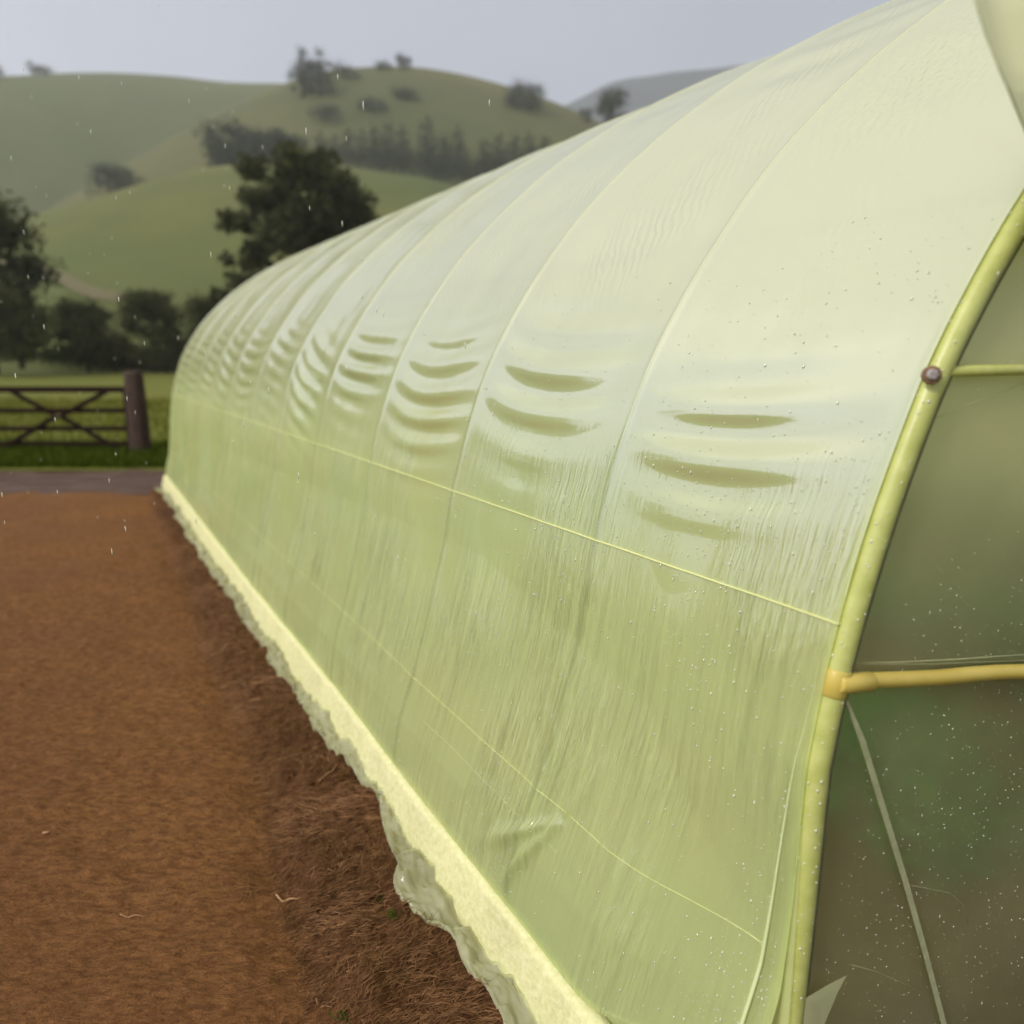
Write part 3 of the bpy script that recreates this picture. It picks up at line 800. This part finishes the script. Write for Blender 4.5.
gate = empty('field_gate', (pb.x - .15, gy, GZ0)); tag(gate, 'dark wooden five-bar field gate with crossed diagonal braces', 'gate')
gl = Vector(gate.location); xr = pb.x - .12; xl = pb.x - 3.6
def bar_(name, p, q, w=.045, t=.03, mat=M_WOOD, dy=0):
    p = Vector(p) - gl + Vector((0, dy, 0)); q = Vector(q) - gl + Vector((0, dy, 0)); d = q - p; R = d.to_track_quat('X', 'Z').to_matrix()
    V, F = box_data((p + q) / 2, (d.length, t, w), R, .006); return mesh_obj(name, V, F, mat, gate, smooth=False)
for yp, w in ((389.5, .09), (410.5, .07), (428.5, .07), (443.5, .065)):
    z = gp(110, yp).z; o = bar_('rail', (xl, gy, z), (xr, gy, z), w)
bar_('rail', (xl, gy, gp(110, 456).z), (xr, gy, gp(110, 456).z), .05)
ztop, zmid, zlow = gp(110, 391).z, gp(60, 416).z, gp(128, 454).z
cx = gp(60, 416).x
for sgn in (-1, 1):
    top = gp(12 if sgn < 0 else 108, 391); top.y = gy
    bot = gp(2 if sgn < 0 else 130, 449 if sgn < 0 else 455); bot.y = gy
    mid = Vector((cx + sgn * .03, gy, zmid))
    bar_('brace', top, mid, .072, .02, dy=-.027); bar_('brace', mid, bot, .072, .02, dy=-.029 if sgn > 0 else -.031)
# mirrored bracing on the hidden half, stiles and centre fitting
for q in (xl + .03, xr - .03): bar_('stile', (q, gy, GZ0 + .08), (q, gy, ztop + .02), .07, .05, dy=.002)
V, F = join([box_data((cx - gl.x, -.052, zmid - gl.z), (.12, .02, .05), None, .005), box_data((cx - gl.x, -.066, zmid - gl.z - .01), (.05, .018, .03), None, .005)])
mesh_obj('latch_plate', V, F, M_POST, gate)
for z in (ztop - .03, zlow + .05):
    V, F = join([box_data((xr - gl.x + .05, -.03, z - gl.z), (.22, .012, .035), None, .003)]); mesh_obj('hinge', V, F, M_WOOD, gate)

# ------------------------------------------------------------------ hills
def az_el(x, y): r = ray(x, y); return math.atan2(r.x, r.y), r.z / math.hypot(r.x, r.y)
def hill(name, crest, R, R0, mat, seed, back=1.5, nt=240, nr=80, shape=1.15, az_pad=.5, amp=1.0, rough=0):
    az = [az_el(*q)[0] for q in crest]; el_ = [az_el(*q)[1] for q in crest]
    az = [az[0] - az_pad] + az + [az[-1] + az_pad]; el_ = [el_[0] * .75] + el_ + [el_[-1] * .9]
    A = np.linspace(az[0], az[-1], nt); E = np.interp(A, az, el_)
    k = np.ones(9) / 9; Ep = np.pad(E, 4, mode='edge'); E = np.convolve(Ep, k, mode='valid')
    T = np.linspace(0, back, nr)
    t_ = np.linspace(.01, 1.2, 300); f_ = np.where(t_ <= 1, np.sin(PI / 2 * np.clip(t_, 0, 1)) ** shape, np.cos(np.clip((t_ - 1) / (back - 1), 0, 1) * PI / 2) ** .8); r_ = R0 + (R - R0) * t_
    for i_ in range(len(E)):
        e0 = E[i_]
        for _ in range(6):
            mx_ = np.max((-.3 + (E[i_] * R + CAMH) * f_ - CAMH) / r_); E[i_] += (e0 - mx_) * .9
    AA, TT = np.meshgrid(A, T, indexing='ij'); RR = R0 + (R - R0) * TT
    f = np.where(TT <= 1, np.sin(PI / 2 * np.clip(TT, 0, 1)) ** shape, np.cos((TT - 1) / (back - 1) * PI / 2) ** .8)
    Hh = E[:, None] * R
    XX, YY = np.sin(AA) * RR, np.cos(AA) * RR
    und = amp * R * .0025 * fbm(XX / R * 7, YY / R * 7, 3, seed) * np.sin(PI * np.clip(TT, 0, 1)) ** 1
    Z = -.3 + (Hh + CAMH) * f + und
    if rough: Z = Z + rough * np.abs(fbm(AA * 90, TT * 3, 3, seed + 3)) * np.exp(-((TT - 1) / .05) ** 2)
    o = grid_obj(name, np.stack([XX, YY, Z], -1), mat); tag(o, kind='structure')
    if o.data.polygons[nr // 2].normal.z < 0: o.data.flip_normals()
    def zf(x, y):
        a = math.atan2(x, y); r = math.hypot(x, y); t = (r - R0) / (R - R0)
        if t < 0: return 0
        ff = math.sin(PI / 2 * min(t, 1)) ** shape if t <= 1 else math.cos(min(1, (t - 1) / (back - 1)) * PI / 2) ** .8
        return -.3 + (float(np.interp(a, A, E)) * R + CAMH) * ff
    return zf
hC = hill('near_hill', [(-150, 262), (0, 228), (30, 216), (75, 203), (120, 190), (165, 177), (210, 168), (240, 164), (270, 162), (310, 162), (345, 165), (400, 172), (450, 183), (520, 215), (700, 300)], 170, 72, GR_HC, 3, shape=1.05)
hB = hill('far_hill', [(-60, 262), (0, 235), (50, 208), (90, 182), (120, 165), (160, 142), (200, 121), (240, 101), (270, 88), (290, 80), (310, 72), (330, 68), (360, 66), (400, 66), (435, 69), (470, 76), (500, 83), (530, 92), (560, 102), (590, 116), (620, 130), (700, 180), (800, 260)], 340, 185, GR_HB, 5, shape=1.0)
hA = hill('back_hill', [(-200, 92), (-60, 80), (0, 76), (40, 73), (80, 71), (120, 72), (170, 74), (205, 79), (235, 82), (270, 82), (300, 82), (400, 120), (600, 200)], 520, 300, GR_HA, 7, shape=1.0)
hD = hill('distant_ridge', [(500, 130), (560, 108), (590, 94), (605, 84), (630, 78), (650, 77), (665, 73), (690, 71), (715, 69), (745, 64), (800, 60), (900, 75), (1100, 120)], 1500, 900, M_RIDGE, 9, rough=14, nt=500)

# ------------------------------------------------------------------ trees
def hit(zf, x, y, Ra, Rb):
    best = None
    for R_ in np.linspace(Ra, Rb, 240):
        p = at_depth(x, y, R_); g = p.z - zf(p.x, p.y)
        if best is None or g < best[0]: best = (g, R_)
        if g <= 0: return R_
    return best[1]
pts = [at_depth(x, y, hit(hC, x, y, 74, 168)) for x, y in ((-20, 268), (10, 267), (35, 270), (60, 279), (80, 290), (100, 297), (125, 300))]
pp = np.array([p[:] for p in pts]); ii = np.linspace(0, 6, 60); pp = np.stack([np.interp(ii, np.arange(7), pp[:, k]) for k in range(3)], -1)
for q in pp: q[2] = hC(q[0], q[1])
Pq = np.stack([pp + np.array([0, k, 0]) for k in (-1.1, 0, 1.1)], 1)
for a_ in Pq.reshape(-1, 3): a_[2] = hC(a_[0], a_[1]) + .25
ph = grid_obj('hill_path', Pq, simple('bare_path', (.12, .11, .055), (.15, .125, .065), 2, .9, .3)); tag(ph, kind='structure')
def crown_blobs(kind, h, w):
    """list of (centre, radius) leaf clumps of a tree h tall, w wide, base at the origin"""
    B = []
    if kind == 'round':
        for _ in range(40):
            a = random.uniform(0, 2 * PI); r = w * .36 * math.sqrt(random.random()); z = h * random.uniform(.14, .86)
            k = 1 - abs(z / h - .55) * 1.1; B.append(((r * math.cos(a) * k * 1.1, r * math.sin(a) * k * 1.1, z), w * random.uniform(.12, .20)))
    elif kind == 'cone':
        for i in range(20):
            z = h * (.08 + .86 * i / 19); rr = w * .46 * (1 - .74 * (i / 19) ** 1.3); a = i * 2.4
            B.append(((rr * .55 * math.cos(a), rr * .55 * math.sin(a), z), max(.07 * w, rr * .72)))
    elif kind == 'bush':
        for _ in range(20):
            a = random.uniform(0, 2 * PI); r = w * .36 * math.sqrt(random.random()); z = h * random.uniform(.12, .80) * (1 - (r / w) * .7)
            B.append(((r * math.cos(a), r * math.sin(a), z), w * random.uniform(.14, .22)))
    elif kind == 'broad':
        lobes = [(300, 170, 22), (330, 180, 22), (275, 186, 20), (350, 204, 23), (366, 220, 13), (315, 208, 30), (262, 204, 18), (246, 228, 16), (285, 232, 28), (330, 235, 27), (256, 254, 16), (236, 262, 10),
                 (246, 284, 17), (222, 298, 13), (270, 280, 22), (300, 268, 28), (342, 262, 24), (208, 312, 9), (372, 236, 12), (236, 312, 18), (280, 310, 24), (320, 305, 24), (292, 158, 10), (318, 162, 12)]
        for x, y, r in lobes:
            for _ in range(3): B.append(((w * ((x - 296) / 168 + random.gauss(0, .02)), w * random.gauss(0, .15), h * ((372 - y) / 226 + random.gauss(0, .012))), w * r / 168 * random.uniform(.62, .82)))
    return B
def tree_mesh(kind, h, w, n, leaf):
    B = crown_blobs(kind, h, w); wt = np.array([r ** 2 for _, r in B]); wt /= wt.sum(); ch = RNG.choice(len(B), n, p=wt)
    C = np.array([B[i][0] for i in ch]); R_ = np.array([B[i][1] for i in ch])
    d = RNG.normal(size=(n, 3)); d /= np.linalg.norm(d, axis=1)[:, None]
    P = C + d * (R_ * (.25 + 1.15 * RNG.random(n) ** 1.3))[:, None] * np.array([1, 1, .8])
    P[:, 2] = np.maximum(P[:, 2], .05 * h)
    A = RNG.normal(size=(n, 3)); A /= np.linalg.norm(A, axis=1)[:, None]
    Bv = RNG.normal(size=(n, 3)); Bv -= A * (A * Bv).sum(1)[:, None]; Bv /= np.linalg.norm(Bv, axis=1)[:, None]
    s = leaf * (.6 + .8 * RNG.random(n))[:, None]
    V = np.stack([P - A * s, P - Bv * s * .5, P + A * s, P + Bv * s * .5], 1).reshape(-1, 3)
    return V, np.arange(n * 4).reshape(n, 4).tolist(), B
def tree_trunk(h, w, B):
    r = h * .022; top = Vector((w * .02, 0, h * .72))
    D_ = [tube_data([Vector((0, 0, -.03 * h)), Vector((.01 * h, 0, h * .2)), Vector((-.01 * h, .01 * h, h * .45)), top], [r * 1.3, r, r * .7, r * .25], 8)]
    for c, rr in random.sample(B, min(9, len(B))):
        z0 = min(c[2] * .62, h * .6); D_.append(tube_data([Vector((0, 0, z0)), Vector((c[0] * .5, c[1] * .5, (z0 + c[2]) / 2 + .02 * h)), Vector(c)], [r * .5, r * .3, r * .1], 5))
    return join(D_)
LV_NEAR = m_leaf('tree_leaf_near', (.052, .058, .028), (.090, .094, .042))
LV_MID = m_leaf('tree_leaf_mid', (.045, .056, .040), (.068, .080, .054))  # mid and far leaf colours are greyed to carry distance haze
LV_FAR = m_leaf('tree_leaf_far', (.060, .072, .052), (.085, .098, .068))
LV_HEDGE = m_leaf('hedge_leaf', (.036, .050, .016), (.066, .084, .024))
LV_BROWN = m_leaf('hedge_brown', (.040, .032, .016), (.070, .060, .024))
def tree(name, px, ybase, ytop, wpx, R, kind, n, mat, label, cat='tree', group=None, trunk=True, proto=None, zf=None, zspan=None):
    if zf: R = hit(zf, px, ybase, *zspan)
    b = at_depth(px, ybase, R); t = at_depth(px, ytop, R); w = wpx * R / FPX * 1.0
    if zf: b.z = min(b.z, zf(b.x, b.y) + .3)
    h = (t.z - b.z) * (1.2 if kind == 'bush' else 1); root = empty(name, b); tag(root, label, cat, group)
    if proto:
        for ch in proto.children:
            c = ch.copy(); COL.objects.link(c); c.parent = root
        root.scale = (w / proto['w'], w / proto['w'], h / proto['h']); root.rotation_euler.z = random.uniform(0, 6)
        return root
    V, F, B = tree_mesh(kind, h, w, n, (w + h) / 2 * .024)
    mesh_obj('crown', V, F, mat, root, smooth=False)
    if trunk: mesh_obj('trunk', *tree_trunk(h, w, B), M_BARK, root)
    root['w'] = w; root['h'] = h
    return root
# nearest tree line behind the field
tree('broadleaf_tree', 308, 372, 144, 156, 62, 'broad', 17000, LV_NEAR, 'large dark broadleaf tree rising behind the far end of the polytunnel')
tree('broadleaf_tree', -6, 372, 182, 122, 58, 'round', 15000, LV_NEAR, 'tall dark tree cut by the left edge of the picture')
tree('shrub', 22, 366, 280, 84, 52, 'bush', 5000, LV_NEAR, 'dense dark bush under the tall tree at the left edge', 'shrub')
tree('shrub', 89, 370, 294, 68, 60, 'round', 7000, LV_NEAR, 'rounded dark shrub standing between the left tree and the upright one', 'shrub')
tree('shrub', 156, 370, 282, 64, 60, 'round', 7000, LV_NEAR, 'upright dark small tree above the gate post', 'tree')
tree('shrub', 208, 370, 290, 56, 60, 'round', 4000, LV_NEAR, 'narrow dark shrub half hidden by the polytunnel end', 'shrub')
# hedge at the foot of the hill
Vh = []; Fh = []; 
def hedge(x0, x1, R, hh, mat, label, n):
    a, b = at_depth(x0, 372, R), at_depth(x1, 372, R)
    def fn():
        f = random.random(); x = a.x + (b.x - a.x) * f
        h = hh * (.65 + .35 * float(vnoise(x * .35, R, 4)) + .12 * random.random()); return (x - a.x, random.gauss(0, .9), h * random.random() ** .6)
    V, F = leaf_cloud(n, fn, .22); o = mesh_obj('hedge', V, F.tolist(), mat, smooth=False); o.location = (a.x, R, 0); tag(o, label, 'hedge'); return o
hedge(-60, 128, 66, 2.7, LV_HEDGE, 'long low green hedge along the back of the field, left part', 9000)
hedge(118, 230, 67, 3.6, LV_BROWN, 'brownish taller hedge behind the gate post and tunnel corner', 7000)
hedge(230, 900, 68, 3.0, LV_HEDGE, 'green hedge continuing behind the polytunnel', 6000)
# clump behind the near hill crest
for px, yb, yt, w, lab in ((232, 172, 124, 44, 'left rounded tree of the dark clump behind the near hill'), (258, 172, 129, 44, 'middle rounded tree of the dark clump behind the near hill'), (285, 172, 131, 42, 'right rounded tree of the dark clump behind the near hill')):
    tree('rounded_tree', px, yb + 8, yt - 8, w * 1.25, 205, 'bush', 5500, LV_MID, lab, group='clump of rounded trees', zf=None)
ordn = ['first', 'second', 'third', 'fourth', 'fifth', 'sixth', 'seventh', 'eighth', 'ninth', 'tenth', 'eleventh', 'twelfth', 'thirteenth', 'fourteenth', 'fifteenth', 'sixteenth']
row = [(322, 133, 22), (336, 138, 22), (350, 130, 22), (364, 132, 20), (377, 126, 22), (390, 124, 24), (404, 128, 22), (429, 118, 26), (446, 134, 22), (460, 130, 24), (484, 142, 22), (498, 136, 24), (514, 134, 24), (530, 136, 24), (545, 138, 22)]
protoc = []
for k, (px, yt, w) in enumerate(row):
    pr = protoc[k % 4] if k >= 4 else None
    o = tree('slender_tree', px, 190, yt - 5, w * 1.5, 235, 'cone', 2200, LV_MID, '%s tree from the left in the dark row across the far hill' % ordn[k], group='row of dark trees on the far hill', proto=pr)
    if k < 4: protoc.append(o)
for px, yb, yt, w, R, kd, m, lab in (
        (110, 202, 158, 40, 195, 'bush', LV_FAR, 'left half of the hazy bush pair in the valley between the hills'),
        (131, 200, 161, 34, 195, 'bush', LV_FAR, 'right half of the hazy bush pair in the valley between the hills'),
        (303, 96, 40, 30, 318, 'bush', LV_FAR, 'tallest tree on the crest of the far hill'),
        (320, 96, 49, 28, 318, 'bush', LV_FAR, 'shorter tree leaning against the tallest crest tree'),
        (403, 70, 53, 18, 335, 'bush', LV_FAR, 'small round tree alone on the top of the far hill'),
        (384, 70, 60, 18, 335, 'bush', LV_FAR, 'low bush left of the small round crest tree'),
        (514, 108, 82, 30, 325, 'bush', LV_FAR, 'left bush of the pair on the right shoulder of the far hill'),
        (531, 109, 80, 32, 325, 'bush', LV_FAR, 'right bush of the pair on the right shoulder of the far hill'),
        (610, 146, 78, 34, 330, 'bush', LV_MID, 'dark upright tree just above the polytunnel edge against grey sky'),
        (586, 122, 107, 14, 335, 'bush', LV_FAR, 'tiny shrub on the falling right end of the far hill'),
        (345, 78, 66, 30, 330, 'bush', LV_FAR, 'dark low scrub right of the crest trees'),
        (325, 120, 104, 34, 300, 'bush', LV_FAR, 'faint scrub patch below the crest trees'),
        (372, 112, 98, 30, 305, 'bush', LV_FAR, 'faint scrub patch mid slope on the far hill'),
        (408, 100, 88, 34, 315, 'bush', LV_FAR, 'faint scrub patch below the small round tree'),
        (33, 74, 61, 12, 500, 'bush', LV_FAR, 'lone small tree on the crest of the back hill'),
        (47, 74, 66, 18, 500, 'bush', LV_FAR, 'low bush right of the lone tree on the back hill'),
        (-2, 78, 66, 16, 500, 'bush', LV_FAR, 'small tree on the back hill at the left picture edge')):
    zf = None
    tree('hill_tree', px, yb, yt, w * 1.1, R, kd, 2400, m, lab, zf=(hA if R == 500 else (hB if R > 290 else None)), zspan=((310, 520) if R == 500 else (190, 340)))

# ------------------------------------------------------------------ rain haze lying over the valley
V, F = box_data((0, 490, 120), (1900, 940, 520))
hz = mesh_obj('rain_haze', V, F, None, smooth=False); tag(hz, kind='structure')
hm = bpy.data.materials.new('rain_haze'); hm.use_nodes = True; hm.node_tree.nodes.clear()
ho = hm.node_tree.nodes.new('ShaderNodeOutputMaterial'); hv = hm.node_tree.nodes.new('ShaderNodeVolumeScatter')
hv.inputs['Color'].default_value = (.96, .98, 1, 1); hv.inputs['Density'].default_value = .00055; hv.inputs['Anisotropy'].default_value = .2
hm.node_tree.links.new(hv.outputs[0], ho.inputs['Volume']); hz.data.materials.append(hm)

# ------------------------------------------------------------------ light
SUN_EL, SUN_AZ = math.radians(40), math.radians(-128)     # azimuth measured from +Y towards +X
sd = bpy.data.lights.new('sun', 'SUN'); sd.energy = 1.75; sd.angle = math.radians(12); sd.color = (1, .93, .80)
so = bpy.data.objects.new('sun', sd); COL.objects.link(so)
sv = Vector((math.sin(SUN_AZ) * math.cos(SUN_EL), math.cos(SUN_AZ) * math.cos(SUN_EL), math.sin(SUN_EL)))
so.rotation_euler = sv.to_track_quat('Z', 'Y').to_euler(); so.location = (0, 0, 30)
W = bpy.data.worlds.new('World'); SC.world = W; W.use_nodes = True
nt = W.node_tree; nt.nodes.clear(); N = nt.nodes.new; Lk = nt.links.new
out = N('ShaderNodeOutputWorld'); bg = N('ShaderNodeBackground'); bg.inputs[1].default_value = .1; Lk(bg.outputs[0], out.inputs[0])
sky = N('ShaderNodeTexSky'); sky.sky_type = 'NISHITA'; sky.sun_disc = False; sky.sun_elevation = SUN_EL; sky.sun_rotation = SUN_AZ; sky.dust_density = 4
hs = N('ShaderNodeHueSaturation'); hs.inputs['Saturation'].default_value = .35; Lk(sky.outputs[0], hs.inputs['Color'])
tc = N('ShaderNodeTexCoord'); sx_ = N('ShaderNodeSeparateXYZ'); Lk(tc.outputs['Generated'], sx_.inputs[0])
rp = N('ShaderNodeValToRGB'); Lk(sx_.outputs[2], rp.inputs[0])
e = rp.color_ramp.elements; e[0].position = 0; e[0].color = (.66, .69, .79, 1); e[1].position = 1; e[1].color = (1.42, 1.38, 1.24, 1)
x_ = e.new(.28); x_.color = (.59, .64, .79, 1); x_ = e.new(.42); x_.color = (.54, .60, .76, 1); x_ = e.new(.65); x_.color = (1.08, 1.07, 1.0, 1)
# cloud variation plus added glow beyond the left edge to light the film folds
nz = N('ShaderNodeTexNoise'); nz.inputs['Scale'].default_value = 1.6; nz.inputs['Detail'].default_value = 4; Lk(tc.outputs['Generated'], nz.inputs[0])
mr = N('ShaderNodeMapRange'); Lk(nz.outputs[0], mr.inputs[0]); mr.inputs[1].default_value = .3; mr.inputs[2].default_value = .7; mr.inputs[3].default_value = 9.2; mr.inputs[4].default_value = 10.8
mo = N('ShaderNodeMapRange'); Lk(sx_.outputs[0], mo.inputs[0]); mo.inputs[1].default_value = -1; mo.inputs[2].default_value = 1
mx = N('ShaderNodeValToRGB'); Lk(mo.outputs[0], mx.inputs[0]); ee = mx.color_ramp.elements
ee[0].position = .03; ee[0].color = (1, 1, 1, 1); ee[1].position = .75; ee[1].color = (.37, .37, .37, 1)
for p_, v_ in ((.14, .80), (.22, .56), (.40, .46)): q_ = ee.new(p_); q_.color = (v_, v_, v_, 1)
m2_ = N('ShaderNodeMath'); m2_.operation = 'MULTIPLY'; m2_.inputs[1].default_value = 2.0; Lk(mx.outputs[0], m2_.inputs[0]); mx = m2_
mu = N('ShaderNodeMath'); mu.operation = 'MULTIPLY'; Lk(mr.outputs[0], mu.inputs[0]); Lk(mx.outputs[0], mu.inputs[1])
vs = N('ShaderNodeVectorMath'); vs.operation = 'SCALE'; Lk(rp.outputs[0], vs.inputs[0]); Lk(mu.outputs[0], vs.inputs['Scale'])
mxx = N('ShaderNodeMix'); mxx.data_type = 'RGBA'; mxx.inputs[0].default_value = .82; Lk(hs.outputs[0], mxx.inputs[6]); Lk(vs.outputs[0], mxx.inputs[7]); Lk(mxx.outputs[2], bg.inputs[0])

# ------------------------------------------------------------------ render settings
SC.view_settings.view_transform = 'Standard'; SC.view_settings.look = 'None'; SC.view_settings.exposure = 0
SC.render.engine = 'CYCLES'; cy = SC.cycles
cy.use_denoising = True; cy.max_bounces = 8; cy.diffuse_bounces = 4; cy.glossy_bounces = 3; cy.transmission_bounces = 5; cy.transparent_max_bounces = 20
cy.volume_bounces = 2; cy.caustics_reflective = False; cy.caustics_refractive = False; cy.sample_clamp_indirect = 4
